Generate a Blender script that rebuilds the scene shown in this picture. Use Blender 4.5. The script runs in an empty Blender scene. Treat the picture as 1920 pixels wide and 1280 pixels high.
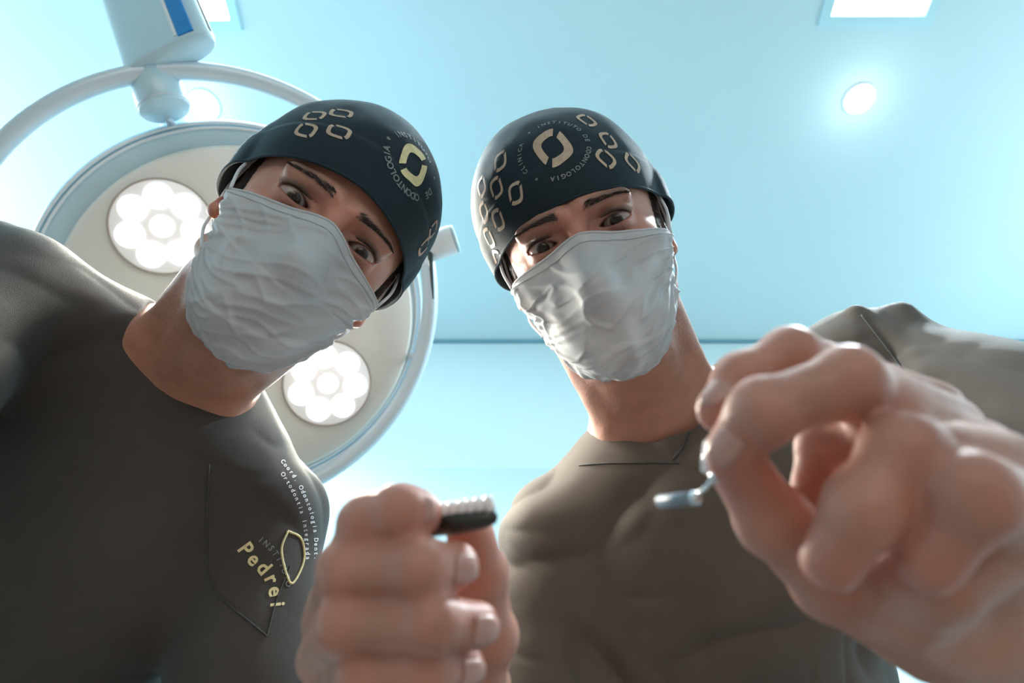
import bpy, math, random
import numpy as np
from mathutils import Vector, Matrix
from mathutils.bvhtree import BVHTree

# ------------------------------------------------------------------ camera, light, exposure
scene = bpy.context.scene
COL = scene.collection
FPX = 1200.0
PITCH = math.radians(50)
CAM = np.array([0.0, 0.0, 0.9])
cR = np.array([1.0, 0, 0]); cF = np.array([0, math.cos(PITCH), math.sin(PITCH)]); cU = np.array([0, -math.sin(PITCH), math.cos(PITCH)])
cd = bpy.data.cameras.new('camera'); cam = bpy.data.objects.new('camera', cd); COL.objects.link(cam)
cam.matrix_world = Matrix(((cR[0], cU[0], -cF[0], CAM[0]), (cR[1], cU[1], -cF[1], CAM[1]), (cR[2], cU[2], -cF[2], CAM[2]), (0, 0, 0, 1)))
cd.sensor_width = 36; cd.lens = 36 * FPX / 1920; cd.clip_start = 0.01
cd.dof.use_dof = True; cd.dof.focus_distance = 0.53; cd.dof.aperture_fstop = cd.lens / 1000 / 0.0034
cd.dof.aperture_blades = 0
scene.camera = cam
scene.view_settings.view_transform = 'Standard'; scene.view_settings.look = 'None'
scene.view_settings.gamma = 1; scene.view_settings.use_curve_mapping = False
scene.view_settings.exposure = 0.0
scene.cycles.max_bounces = 6; scene.cycles.diffuse_bounces = 4; scene.cycles.caustics_reflective = False; scene.cycles.caustics_refractive = False
scene.cycles.sample_clamp_indirect = 4

w = bpy.data.worlds.new('world'); scene.world = w; w.use_nodes = True
w.node_tree.nodes['Background'].inputs[0].default_value = (0.75, 0.9, 1.0, 1); w.node_tree.nodes['Background'].inputs[1].default_value = 0.3

CEIL = 2.6; WALL_Y = (CEIL - CAM[2]) / math.tan(PITCH) ; XL, XR, YB = -2.3, 2.3, -2.6

def area(name, loc, look, size, power, col, sy=None, spread=180):
    l = bpy.data.lights.new(name, 'AREA'); l.energy = power; l.color = col; l.size = size
    if sy: l.shape = 'RECTANGLE'; l.size_y = sy
    l.spread = math.radians(spread)
    o = bpy.data.objects.new(name, l); COL.objects.link(o); o.location = loc
    d = Vector(look) - Vector(loc); o.rotation_euler = d.to_track_quat('-Z', 'Y').to_euler(); return o
def point(name, loc, power, col, r=0.03):
    l = bpy.data.lights.new(name, 'POINT'); l.energy = power; l.color = col; l.shadow_soft_size = r
    o = bpy.data.objects.new(name, l); COL.objects.link(o); o.location = loc; return o
# area lights added out of view: face fill, top light, ceiling wash, rim light
area('added_face_fill', (0.2, YB + 0.08, 1.5), (0.0, 0.6, 1.3), 2.6, 22, (1.0, 0.88, 0.80), 1.5)  # added fill for the faces from behind the camera; no window there
area('unseen_overhead_light', (0.0, 0.25, CEIL - 0.03), (0.0, 0.25, 0), 1.4, 14, (0.86, 0.95, 1.0), 0.7)  # unseen overhead light, added without a fixture
area('added_ceiling_wash_west', (XL + 0.1, 0.9, 1.75), (XL + 0.9, 0.95, 2.6), 1.2, 15, (0.90, 0.97, 1.0), 0.3)  # added to brighten the left side of the ceiling
area('added_ceiling_wash_east', (XR - 0.1, 0.7, 1.75), (XR - 0.9, 0.8, 2.6), 1.2, 9, (0.90, 0.97, 1.0), 0.3)  # added to brighten the right side of the ceiling

area('added_rim_light_west', (-1.95, 0.7, CEIL - 0.03), (-0.4, 0.5, 1.2), 0.6, 32, (0.80, 0.93, 1.0), 1.2)  # added for cool rims on the left, no fixture
area('added_rim_light_east', (1.95, 0.7, CEIL - 0.03), (0.4, 0.5, 1.2), 0.6, 15, (0.80, 0.93, 1.0), 1.2)  # matching rim light added on the right

# ------------------------------------------------------------------ helpers
def P(px, py, d):            # picture point at depth d -> camera frame (x right, y up, z towards viewer)
    return np.array([(px - 960) / FPX * d, (640 - py) / FPX * d, -d])
CM = np.stack([cR, cU, -cF], 1)
def W(c):                    # camera frame -> world
    return np.asarray(c) @ CM.T + CAM
def fromW(p):
    return (np.asarray(p) - CAM) @ CM

def mkmesh(name, verts, faces, mat, parent=None, smooth=True, col=None, flat_edges=False):
    me = bpy.data.meshes.new(name)
    v = np.asarray(verts, float)
    if parent is not None: v = v - np.array(parent_loc(parent))
    me.from_pydata(v.tolist(), [], [list(map(int, f)) for f in faces] if not isinstance(faces, np.ndarray) else faces.tolist())
    me.validate(); me.update()
    if col is not None:
        a = me.color_attributes.new('Col', 'FLOAT_COLOR', 'POINT')
        c = np.ones((len(v), 4), np.float32); c[:, :3] = col
        a.data.foreach_set('color', c.ravel())
    if smooth: me.polygons.foreach_set('use_smooth', np.ones(len(me.polygons), bool))
    if mat: me.materials.append(mat)
    o = bpy.data.objects.new(name, me); COL.objects.link(o)
    if parent is not None: o.parent = parent
    return o
def parent_loc(o):
    l = Vector((0, 0, 0))
    while o is not None: l = l + o.location; o = o.parent
    return l
def thing(name, label, cat, loc=(0, 0, 0), group=None):
    o = bpy.data.objects.new(name, None); COL.objects.link(o); o.location = loc; o.empty_display_size = .05
    o['label'] = label; o['category'] = cat
    if group: o['group'] = group
    return o
def bevel(o, wd, seg=2):
    m = o.modifiers.new('bevel', 'BEVEL'); m.width = wd; m.segments = seg; m.limit_method = 'ANGLE'; return o
def boxv(x0, x1, y0, y1, z0, z1):
    v = [(x, y, z) for x in (x0, x1) for y in (y0, y1) for z in (z0, z1)]
    f = [(0, 1, 3, 2), (4, 6, 7, 5), (0, 4, 5, 1), (2, 3, 7, 6), (0, 2, 6, 4), (1, 5, 7, 3)]
    return np.array(v, float), f
def frame_from(n, up=(0, 0, 1)):
    n = np.array(n, float); n /= np.linalg.norm(n); u = np.cross(up, n)
    if np.linalg.norm(u) < 1e-4: u = np.cross((1, 0, 0), n)
    u /= np.linalg.norm(u); v = np.cross(n, u); return u, v, n
def lathe(profile, o, u, v, n, seg=64, closed=True):   # profile: list (r, h)
    vs = []; fs = []
    for (r, h) in profile:
        for k in range(seg):
            a = 2 * math.pi * k / seg
            vs.append(o + u * r * math.cos(a) + v * r * math.sin(a) + n * h)
    for i in range(len(profile) - 1):
        for k in range(seg):
            a, b = i * seg + k, i * seg + (k + 1) % seg
            fs.append((a, b, b + seg, a + seg))
    if closed:
        if profile[0][0] > 1e-6: fs.append(tuple(range(seg))[::-1])
        if profile[-1][0] > 1e-6: fs.append(tuple((len(profile) - 1) * seg + k for k in range(seg)))
    return np.array(vs), fs
def tube(pts, rad, seg=10, closed=False, caps=True):
    pts = np.array(pts, float); n = len(pts)
    rad = np.full(n, rad) if np.isscalar(rad) else np.array(rad)
    vs = []; fs = []; pu = None
    for i in range(n):
        if closed: t = pts[(i + 1) % n] - pts[i - 1]
        else: t = pts[min(i + 1, n - 1)] - pts[max(i - 1, 0)]
        t = t / (np.linalg.norm(t) + 1e-12)
        if pu is None:
            pu = np.cross(t, (0.3, 0.5, 0.81)); 
        pu = pu - t * np.dot(pu, t); pu /= np.linalg.norm(pu); pv = np.cross(t, pu)
        for k in range(seg):
            a = 2 * math.pi * k / seg; vs.append(pts[i] + rad[i] * (math.cos(a) * pu + math.sin(a) * pv))
    m = n if closed else n - 1
    for i in range(m):
        j = (i + 1) % n
        for k in range(seg):
            fs.append((i * seg + k, i * seg + (k + 1) % seg, j * seg + (k + 1) % seg, j * seg + k))
    if caps and not closed:
        fs.append(tuple(range(seg))[::-1]); fs.append(tuple((n - 1) * seg + k for k in range(seg)))
    return np.array(vs), fs
def spline(pts, n=40):
    pts = [np.array(p, float) for p in pts]; pts = [2 * pts[0] - pts[1]] + pts + [2 * pts[-1] - pts[-2]]
    out = []; m = len(pts) - 3
    for i in range(n):
        s = i / (n - 1) * m; k = min(int(s), m - 1); t = s - k; a, b, c, d = pts[k:k + 4]
        out.append(.5 * (2 * b + (c - a) * t + (2 * a - 5 * b + 4 * c - d) * t * t + (3 * b - a - 3 * c + d) * t ** 3))
    return np.array(out)
def merge(parts):
    V = []; F = []; o = 0
    for v, f in parts:
        V.append(np.asarray(v)); F += [tuple(int(i) + o for i in q) for q in f]; o += len(v)
    return np.concatenate(V), F

# materials
def mat(name, col, rough=.5, metal=0., emit=None, es=0., bump=None, spec=.5, coat=0., trans=0., vcol=False, var=None, sheen=0., sss=0., sheen_col=None):
    m = bpy.data.materials.new(name); m.use_nodes = True; nt = m.node_tree; b = nt.nodes['Principled BSDF']
    b.inputs['Base Color'].default_value = (*col, 1); b.inputs['Roughness'].default_value = rough; b.inputs['Metallic'].default_value = metal
    b.inputs['Specular IOR Level'].default_value = spec; b.inputs['Coat Weight'].default_value = coat
    if sheen:
        b.inputs['Sheen Weight'].default_value = sheen; b.inputs['Sheen Roughness'].default_value = .4
        if sheen_col: b.inputs['Sheen Tint'].default_value = (*sheen_col, 1)
    if sss:
        b.inputs['Subsurface Weight'].default_value = sss; b.inputs['Subsurface Radius'].default_value = (1, .3, .15); b.inputs['Subsurface Scale'].default_value = .008
    if emit: b.inputs['Emission Color'].default_value = (*emit, 1); b.inputs['Emission Strength'].default_value = es
    tc = nt.nodes.new('ShaderNodeTexCoord'); src = None
    if vcol:
        va = nt.nodes.new('ShaderNodeVertexColor'); va.layer_name = 'Col'; src = va.outputs['Color']; nt.links.new(src, b.inputs['Base Color'])
    if var:   # (scale, amount)
        n = nt.nodes.new('ShaderNodeTexNoise'); n.inputs['Scale'].default_value = var[0]; n.inputs['Detail'].default_value = 6
        nt.links.new(tc.outputs['Object'], n.inputs['Vector'])
        mx = nt.nodes.new('ShaderNodeMix'); mx.data_type = 'RGBA'; mx.blend_type = 'MULTIPLY'; mx.inputs[0].default_value = 1
        r = nt.nodes.new('ShaderNodeMapRange'); r.inputs['From Min'].default_value = .3; r.inputs['From Max'].default_value = .7; r.inputs['To Min'].default_value = 1 - var[1]; r.inputs['To Max'].default_value = 1 + var[1]
        nt.links.new(n.outputs['Fac'], r.inputs['Value'])
        if src is None: mx.inputs[6].default_value = (*col, 1)
        else: nt.links.new(src, mx.inputs[6])
        nt.links.new(r.outputs[0], mx.inputs[7]); nt.links.new(mx.outputs[2], b.inputs['Base Color'])
    if bump:  # (scale, strength, kind)
        t = nt.nodes.new('ShaderNodeTexNoise' if bump[2] == 'noise' else 'ShaderNodeTexVoronoi')
        t.inputs['Scale'].default_value = bump[0]; nt.links.new(tc.outputs['Object'], t.inputs['Vector'])
        bp = nt.nodes.new('ShaderNodeBump'); bp.inputs['Strength'].default_value = bump[1]; bp.inputs['Distance'].default_value = .001
        nt.links.new(t.outputs[0], bp.inputs['Height']); nt.links.new(bp.outputs[0], b.inputs['Normal'])
    return m
M = {}
M['ceiling'] = mat('ceiling_paint', (.57, .785, .845), .7, var=(1.5, .02), bump=(300, .05, 'noise'))
M['wall'] = mat('wall_paint', (.62, .83, .88), .6, var=(1.2, .02), bump=(250, .05, 'noise'))
M['white_plastic'] = mat('white_plastic', (.78, .86, .9), .35, var=(8, .02))
M['blue_plastic'] = mat('pale_blue_plastic', (.50, .72, .82), .3, var=(8, .02), coat=.3)
M['rail'] = mat('rail_metal', (.62, .76, .84), .35, .15, var=(8, .03))
M['dark'] = mat('dark_rubber', (.02, .05, .06), .5, var=(30, .1))
M['label'] = mat('blue_label', (.0, .22, .62), .35, var=(40, .05))
M['print_white'] = mat('white_print', (.75, .8, .85), .6, var=(60, .1))
M['panel'] = mat('lit_panel', (.9, .9, .95), .5, emit=(1, .97, 1), es=4, var=(4, .01))
M['led'] = mat('lit_led', (.9, .9, .9), .3, emit=(.97, .97, 1), es=1.3, var=(4, .01))
M['lampface'] = mat('lamp_face', (.80, .80, .74), .4, var=(6, .03))
M['pod'] = mat('pod_glass', (.85, .85, .83), .25, emit=(1, .97, .95), es=.22, var=(6, .02))
M['skin'] = mat('skin', (.5, .3, .22), .48, vcol=True, var=(45, .10), bump=(420, .35, 'noise'), sss=.25)
M['nail'] = mat('nail', (.44, .25, .21), .38, var=(80, .05), coat=.1)
M['eye'] = mat('eye', (.8, .8, .8), .07, vcol=True, var=(60, .04), spec=.4)
M['hair'] = mat('dark_hair', (.018, .012, .01), .45, var=(60, .3))
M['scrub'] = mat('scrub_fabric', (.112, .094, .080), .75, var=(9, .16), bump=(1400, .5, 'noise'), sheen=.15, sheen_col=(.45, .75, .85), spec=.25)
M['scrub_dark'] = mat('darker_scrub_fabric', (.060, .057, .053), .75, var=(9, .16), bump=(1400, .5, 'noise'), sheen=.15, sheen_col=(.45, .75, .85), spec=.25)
M['seam'] = mat('scrub_seam', (.03, .036, .036), .7, var=(90, .3), bump=(1200, .5, 'noise'), sheen=.3)
M['cap'] = mat('cap_fabric', (.010, .022, .032), .75, var=(12, .15), bump=(1400, .4, 'noise'), sheen=.15, sheen_col=(.4, .8, .95), spec=.25)
M['gold'] = mat('gold_print', (.46, .37, .28), .6, var=(200, .15))
M['yellow'] = mat('yellow_print', (.72, .66, .36), .6, var=(200, .12))
M['dim'] = mat('grey_print', (.22, .27, .28), .6, var=(200, .2))
M['trousers'] = mat('trouser_fabric', (.03, .036, .038), .8, var=(9, .15), bump=(900, .4, 'noise'))
M['shoe'] = mat('shoe_leather', (.6, .62, .64), .5, var=(20, .05))
M['steel'] = mat('steel', (.62, .68, .72), .22, 1., var=(30, .05))
M['darkmetal'] = mat('dark_metal', (.05, .05, .045), .35, .6, var=(60, .2))
M['tooth'] = mat('bright_ceramic', (.92, .92, .95), .15, var=(60, .03), coat=.6)
M['dots'] = mat('frame_paint', (.5, .8, .88), .5, var=(6, .02))
M['band'] = mat('lower_wall_paint', (.52, .74, .80), .55, var=(2, .02), bump=(200, .05, 'noise'))
# mask cloth: diffuse + translucent
def maskmat():
    m = bpy.data.materials.new('mask_cloth'); m.use_nodes = True; nt = m.node_tree; b = nt.nodes['Principled BSDF']; out = nt.nodes['Material Output']
    b.inputs['Base Color'].default_value = (.60, .65, .69, 1); b.inputs['Roughness'].default_value = .65; b.inputs['Sheen Weight'].default_value = .2
    tc = nt.nodes.new('ShaderNodeTexCoord'); n = nt.nodes.new('ShaderNodeTexNoise'); n.inputs['Scale'].default_value = 900; nt.links.new(tc.outputs['Object'], n.inputs['Vector'])
    bp = nt.nodes.new('ShaderNodeBump'); bp.inputs['Strength'].default_value = .3; bp.inputs['Distance'].default_value = .0006; nt.links.new(n.outputs[0], bp.inputs['Height']); nt.links.new(bp.outputs[0], b.inputs['Normal'])
    t = nt.nodes.new('ShaderNodeBsdfTranslucent'); t.inputs[0].default_value = (.75, .78, .80, 1)
    mx = nt.nodes.new('ShaderNodeMixShader'); mx.inputs[0].default_value = .3
    nt.links.new(b.outputs[0], mx.inputs[1]); nt.links.new(t.outputs[0], mx.inputs[2]); nt.links.new(mx.outputs[0], out.inputs[0]); return m
M['mask'] = maskmat()

# ------------------------------------------------------------------ signed distance modelling
f4 = np.float32
def ell(p, c, r, R=None):
    q = p - np.asarray(c, f4)
    if R is not None: q = q @ np.asarray(R, f4)       # columns of R = local axes
    r = np.asarray(r, f4); k0 = np.linalg.norm(q / r, axis=1); k1 = np.linalg.norm(q / (r * r), axis=1) + 1e-9
    return k0 * (k0 - 1) / k1
def sph(p, c, r): return np.linalg.norm(p - np.asarray(c, f4), axis=1) - r
def cap(p, a, b, r0, r1=None):
    a = np.asarray(a, f4); b = np.asarray(b, f4); r1 = r0 if r1 is None else r1
    ab = b - a; q = p - a; t = np.clip((q @ ab) / (ab @ ab + 1e-12), 0, 1)
    return np.linalg.norm(q - t[:, None] * ab, axis=1) - (r0 + (r1 - r0) * t)
def smin(a, b, k):
    h = np.maximum(k - np.abs(a - b), 0) / k; return np.minimum(a, b) - h * h * k * .25
def smax(a, b, k): return -smin(-a, -b, k)
_rng = np.random.RandomState(7); _T = _rng.rand(64, 64, 64).astype(f4)
def vnoise(p):
    i = np.floor(p).astype(int); f = (p - i).astype(f4); f = f * f * (3 - 2 * f); out = 0
    for dx in (0, 1):
        for dy in (0, 1):
            for dz in (0, 1):
                wgt = (f[:, 0] if dx else 1 - f[:, 0]) * (f[:, 1] if dy else 1 - f[:, 1]) * (f[:, 2] if dz else 1 - f[:, 2])
                out = out + wgt * _T[(i[:, 0] + dx) & 63, (i[:, 1] + dy) & 63, (i[:, 2] + dz) & 63]
    return out * 2 - 1
def fbm(p, o=3):
    s = 0; a = 1.
    for k in range(o): s = s + a * vnoise(p * 2 ** k + 17.3 * k); a *= .5
    return s
def nets(fn, lo, hi, h):
    lo = np.array(lo, float); hi = np.array(hi, float); B = 6
    nb = np.ceil((hi - lo) / (h * B)).astype(int) + 1; n = nb * B + 1
    cg = [lo[k] + (np.arange(nb[k]) + .5) * h * B for k in range(3)]
    G = np.stack(np.meshgrid(*cg, indexing='ij'), -1).reshape(-1, 3).astype(f4)
    Fc = fn(G).reshape(nb)
    near = np.abs(Fc) < h * B * 1.35
    ijk = np.argwhere(near)
    F = np.repeat(np.repeat(np.repeat(Fc, B, 0), B, 1), B, 2).astype(f4)
    Fp = np.full(n, 1., f4); Fp[:F.shape[0], :F.shape[1], :F.shape[2]] = F
    Fp[-1] = Fp[-2]; Fp[:, -1] = Fp[:, -2]; Fp[:, :, -1] = Fp[:, :, -2]
    rng = np.arange(B + 1); off = np.stack(np.meshgrid(rng, rng, rng, indexing='ij'), -1).reshape(-1, 3)
    for s in range(0, len(ijk), 1500):
        idx = (ijk[s:s + 1500, None, :] * B + off[None]).reshape(-1, 3)
        Fp[idx[:, 0], idx[:, 1], idx[:, 2]] = fn((lo + idx * h).astype(f4))
    F = Fp; ins = F < 0
    c = [ins[a:n[0] - 1 + a, b:n[1] - 1 + b, d:n[2] - 1 + d] for a in (0, 1) for b in (0, 1) for d in (0, 1)]
    cnt = sum(x.astype(np.int8) for x in c); act = (cnt > 0) & (cnt < 8); cells = np.argwhere(act)
    vid = np.full(act.shape, -1); vid[act] = np.arange(len(cells))
    acc = np.zeros((len(cells), 3)); num = np.zeros(len(cells))
    cor = np.array([(a, b, d) for a in (0, 1) for b in (0, 1) for d in (0, 1)])
    val = np.stack([F[cells[:, 0] + a, cells[:, 1] + b, cells[:, 2] + d] for a, b, d in cor], 1)
    for i in range(8):
        for j in range(i + 1, 8):
            if np.abs(cor[i] - cor[j]).sum() != 1: continue
            x, y = val[:, i], val[:, j]; m = (x < 0) != (y < 0)
            t = np.where(m, x / np.where(m, x - y, 1), 0)
            acc += np.where(m[:, None], cor[i] + t[:, None] * (cor[j] - cor[i]), 0); num += m
    V = lo + (cells + acc / num[:, None]) * h
    quads = []
    for ax in range(3):
        o1, o2 = (ax + 1) % 3, (ax + 2) % 3
        a = np.take(ins, range(n[ax] - 1), ax); b = np.take(ins, range(1, n[ax]), ax)
        e = np.argwhere(a != b); e = e[(e[:, o1] > 0) & (e[:, o2] > 0) & (e[:, o1] < n[o1] - 1) & (e[:, o2] < n[o2] - 1)]
        d1 = np.zeros(3, int); d1[o1] = 1; d2 = np.zeros(3, int); d2[o2] = 1
        g = lambda q: vid[q[:, 0], q[:, 1], q[:, 2]]
        q = np.stack([g(e - d1 - d2), g(e - d2), g(e), g(e - d1)], 1)
        fl = a[e[:, 0], e[:, 1], e[:, 2]]; q[~fl] = q[~fl][:, ::-1]; quads.append(q)
    Q = np.concatenate(quads); Q = Q[(Q >= 0).all(1)]
    # one projection step onto the surface
    Vf = V.astype(f4); e_ = h * .5
    g = np.stack([fn(Vf + np.eye(3, dtype=f4)[k] * e_) - fn(Vf - np.eye(3, dtype=f4)[k] * e_) for k in range(3)], 1) / (2 * e_)
    d = fn(Vf); V = V - np.clip(d / (np.sum(g * g, 1) + 1e-6), -h * .7, h * .7)[:, None] * g
    return V, Q

# ------------------------------------------------------------------ room
def struct(name, v, f, m, smooth=False):
    o = mkmesh(name, v, f, m, None, smooth); o['kind'] = 'structure'; return o
TH = .1
struct('floor', *boxv(XL - TH, XR + TH, YB - TH, WALL_Y + TH, -TH, 0), mat('floor_vinyl', (.26, .20, .17), .45, var=(3, .05)))
# ceiling with recesses cut by building it in strips around the two light panels
def at_ceiling(px, py):
    c = P(px, py, 1.0); dirw = W(c) - CAM; t = (CEIL - CAM[2]) / dirw[2]; return CAM + dirw * t
pa = at_ceiling(1556, 30); pb = at_ceiling(1733, 30); pc = at_ceiling(433, 38)
S = pb[0] - pa[0]
panels = [(pa[0], pb[0], pa[1] - S, pa[1]), (pc[0] - S, pc[0], pc[1] - S, pc[1])]
py0, py1 = min(p[2] for p in panels), max(p[3] for p in panels)
cv = []
cv.append(boxv(XL - TH, XR + TH, py1, WALL_Y + TH, CEIL, CEIL + TH)); cv.append(boxv(XL - TH, XR + TH, YB - TH, py0, CEIL, CEIL + TH))
xs = sorted([(p[0], p[1], p) for p in panels])
cv.append(boxv(XL - TH, xs[0][0], py0, py1, CEIL, CEIL + TH)); cv.append(boxv(xs[0][1], xs[1][0], py0, py1, CEIL, CEIL + TH)); cv.append(boxv(xs[1][1], XR + TH, py0, py1, CEIL, CEIL + TH))
for a, b, p in xs:
    if p[2] > py0 + 1e-4: cv.append(boxv(a, b, py0, p[2], CEIL, CEIL + TH))
    if p[3] < py1 - 1e-4: cv.append(boxv(a, b, p[3], py1, CEIL, CEIL + TH))
struct('ceiling', *merge(cv), M['ceiling'])
struct('wall_north', *boxv(XL - TH, XR + TH, WALL_Y, WALL_Y + TH, 0, CEIL), M['wall'])
struct('wall_south', *boxv(XL - TH, XR + TH, YB - TH, YB, 0, CEIL), mat('rear_wall_paint', (.55, .47, .42), .6, var=(1.2, .02)))
struct('wall_west', *boxv(XL - TH, XL, YB, WALL_Y, 0, CEIL), M['wall'])
struct('wall_east', *boxv(XR, XR + TH, YB, WALL_Y, 0, CEIL), M['wall'])
v, f = tube([(XL, WALL_Y - .004, CEIL - .006), (XR, WALL_Y - .004, CEIL - .006)], .006, 8)
struct('trim_1', v, f, mat('shadow_gap_trim', (.13, .34, .42), .6, var=(4, .05)))
v, f = boxv(XL, XR, WALL_Y - .03, WALL_Y, 0.0, 2.03)
bevel(struct('trim_2', v, f, M['band']), .012)

def light_panel(p, label):
    t = thing('ceiling_light', label, 'light', ((p[0] + p[1]) / 2, (p[2] + p[3]) / 2, CEIL), 'square ceiling light panels')
    x0, x1, y0, y1 = p; w_ = .022
    parts = [boxv(x0 - w_, x1 + w_, y0 - w_, y0, CEIL - .006, CEIL), boxv(x0 - w_, x1 + w_, y1, y1 + w_, CEIL - .006, CEIL), boxv(x0 - w_, x0, y0, y1, CEIL - .006, CEIL), boxv(x1, x1 + w_, y0, y1, CEIL - .006, CEIL)]
    mkmesh('frame', *merge(parts), M['dots'], t, False)
    mkmesh('diffuser', *boxv(x0, x1, y0, y1, CEIL + .012, CEIL + .02), M['panel'], t, False)
light_panel(panels[0], 'square lit ceiling panel above the round spotlight on the right side')
light_panel(panels[1], 'square lit ceiling panel half hidden behind the blue-striped lamp arm')

def downlight(px, py, label, power, beam):
    c = at_ceiling(px, py); t = thing('ceiling_spotlight', label, 'light', tuple(c), 'round ceiling spotlights')
    u, v_, n = np.array([1., 0, 0]), np.array([0, 1., 0]), np.array([0, 0, -1.])
    mkmesh('trim_ring', *lathe([(.030, 0), (.030, .003), (.040, .006), (.043, .003), (.043, 0)], c, u, v_, n, 40, False), M['white_plastic'], t)
    mkmesh('lens', *lathe([(.0301, .001), (.028, .004), (.014, .007), (.0001, .008)], c, u, v_, n, 40), M['panel'], t)
    sp = bpy.data.lights.new('spot_beam', 'SPOT'); sp.energy = beam; sp.color = (.85, .95, 1); sp.spot_size = math.radians(130); sp.spot_blend = .6; sp.shadow_soft_size = .05
    so = bpy.data.objects.new('spot_beam', sp); COL.objects.link(so); so.location = (c[0], c[1], CEIL - .02)
    point('spot_glow', (c[0], c[1], CEIL - .075), power, (.92, .96, 1.0), .035)
downlight(1610, 185, 'small round ceiling spotlight glowing alone on the bare ceiling, right side', .3, 170)
downlight(383, 196, 'small round ceiling spotlight seen inside the ring of the surgical lamp', .35, 170)

# ------------------------------------------------------------------ surgical lamp
LD = .95
lc = W(P(455, 578, LD)); nrm = W(P(455, 578, LD - .2)) - lc
nrm = nrm / np.linalg.norm(nrm)           # towards the patient
lu, lv, ln = frame_from(nrm, (0, 0, 1))
pxm = LD / FPX
lamp = thing('surgical_lamp', 'large round surgical lamp with clusters of lit LEDs behind the left clinician', 'lamp', tuple(lc))
def lp(px, py, d=0):     # point on lamp plane through the picture ray
    r = W(P(px, py, 1.)) - CAM; t = np.dot(lc + ln * d - CAM, ln) / np.dot(r, ln); return CAM + r * t
R0 = 348 * pxm; Rf = 312 * pxm
mkmesh('housing', *lathe([(.001, -.11), (.10, -.105), (.18, -.085), (R0 * .9, -.055), (R0, -.03), (R0 + .002, -.012), (R0 - .003, -.004), (R0 - .012, .0), (Rf + .006, .0), (Rf + .001, -.003), (Rf * .5, -.003), (.001, -.003)], lc, lu, lv, ln, 96, False), M['blue_plastic'], lamp)
mkmesh('face_plate', *lathe([(Rf, -.012), (Rf, .004), (Rf - .006, .008), (Rf * .6, .012), (.001, .013)], lp(468, 590), lu, lv, ln, 96, True), M['lampface'], lamp)
for k in (0, 1): 
    rr = R0 - .006 - .007 * k
    mkmesh('rim_step', *tube([lc + rr * (math.cos(a) * lu + math.sin(a) * lv) + ln * .001 for a in np.linspace(0, 2 * math.pi, 97)[:-1]], .0022, 8, True), M['white_plastic'], lamp)
pods = [(305, 425), (614, 718), (620, 415), (300, 730)]
for (a, b) in pods:
    c = lp(a, b, .012); pr = 82 * pxm
    pod = mkmesh('light_pod', *lathe([(pr, -.004), (pr, .003), (pr - .003, .005), (.001, .006)], c, lu, lv, ln, 64), M['pod'], lamp)
    mkmesh('pod_rim', *tube([c + (pr + .001) * (math.cos(t) * lu + math.sin(t) * lv) + ln * .003 for t in np.linspace(0, 2 * math.pi, 65)[:-1]], .0016, 8, True), mat('pod_rim_grey', (.42, .38, .34), .4, var=(9, .05)), pod)
    for k in range(8):
        lr = 19.5 * pxm if k == 0 else 23 * pxm; t = 2 * math.pi * k / 7 + .35
        cc = c + (0 if k == 0 else 53 * pxm) * (math.cos(t) * lu + math.sin(t) * lv)
        mkmesh('led_lens', *lathe([(lr, .005), (lr, .0075), (lr * .8, .010), (.001, .0115)], cc, lu, lv, ln, 28), M['led'], pod)
    sp = bpy.data.lights.new('pod_beam', 'SPOT'); sp.energy = 26; sp.color = (1, .90, .76); sp.spot_size = math.radians(120); sp.spot_blend = .8; sp.shadow_soft_size = .06
    so = bpy.data.objects.new('pod_beam', sp); COL.objects.link(so); so.location = c + ln * .03; so.rotation_euler = Vector(ln).to_track_quat('-Z', 'Y').to_euler()
# sterile centre handle
mkmesh('centre_handle', *lathe([(.03, .01), (.03, .02), (.016, .03), (.016, .09), (.020, .10), (.016, .115), (.001, .12)], lp(468, 590), lu, lv, ln, 32), M['white_plastic'], lamp)
rc = lp(413, 550, .03); Rr = 401 * (LD - .03) / FPX
rail = [rc + Rr * (math.cos(t) * lu + math.sin(t) * lv) for t in np.linspace(0, 2 * math.pi, 129)[:-1]]
mkmesh('handle_rail', *tube(rail, .0125, 16, True), M['rail'], lamp)
for t in (2.35, 0.15, 4.3, 5.4):
    a = rc + Rr * (math.cos(t) * lu + math.sin(t) * lv); b = lc + (R0 - .02) * (math.cos(t) * lu + math.sin(t) * lv) - ln * .02
    mkmesh('rail_bracket', *tube([a, b], .006, 10), M['rail'], lamp)
# grip knob at the right rim
g0, g1 = W(P(790, 468, .90)), W(P(852, 448, .90)); 
mkmesh('grip', *tube([g0, g0 * .05 + g1 * .95, g1], [.021, .021, .019], 24), M['white_plastic'], lamp)
mkmesh('grip_cap', *tube([g1, g1 + (g1 - g0) * .07], [.0205, .0195], 24), M['blue_plastic'], lamp)
mkmesh('clip', *tube([W(P(806, 470, .885)), W(P(808, 500, .885)), W(P(812, 560, .89))], [.004, .003, .0012], 10), M['dark'], lamp)
# arm: joint cylinder then box-section arm with label
j0, j1 = W(P(310, 208, .88)), W(P(282, 128, .885))
mkmesh('arm_joint', *tube([j0, j0 * .94 + j1 * .06, j1], [.031, .033, .034], 32), M['blue_plastic'], lamp)
mkmesh('joint_seam', *tube([j0 * .93 + j1 * .07, j0 * .90 + j1 * .10], [.0338, .0338], 32), M['rail'], lamp)
mkmesh('yoke', *tube([j0 * .8 + j1 * .2, W(P(300, 150, .93)), W(P(330, 240, 1.0)), lc - ln * .06], [.02, .02, .022, .03], 16), M['rail'], lamp)
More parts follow.
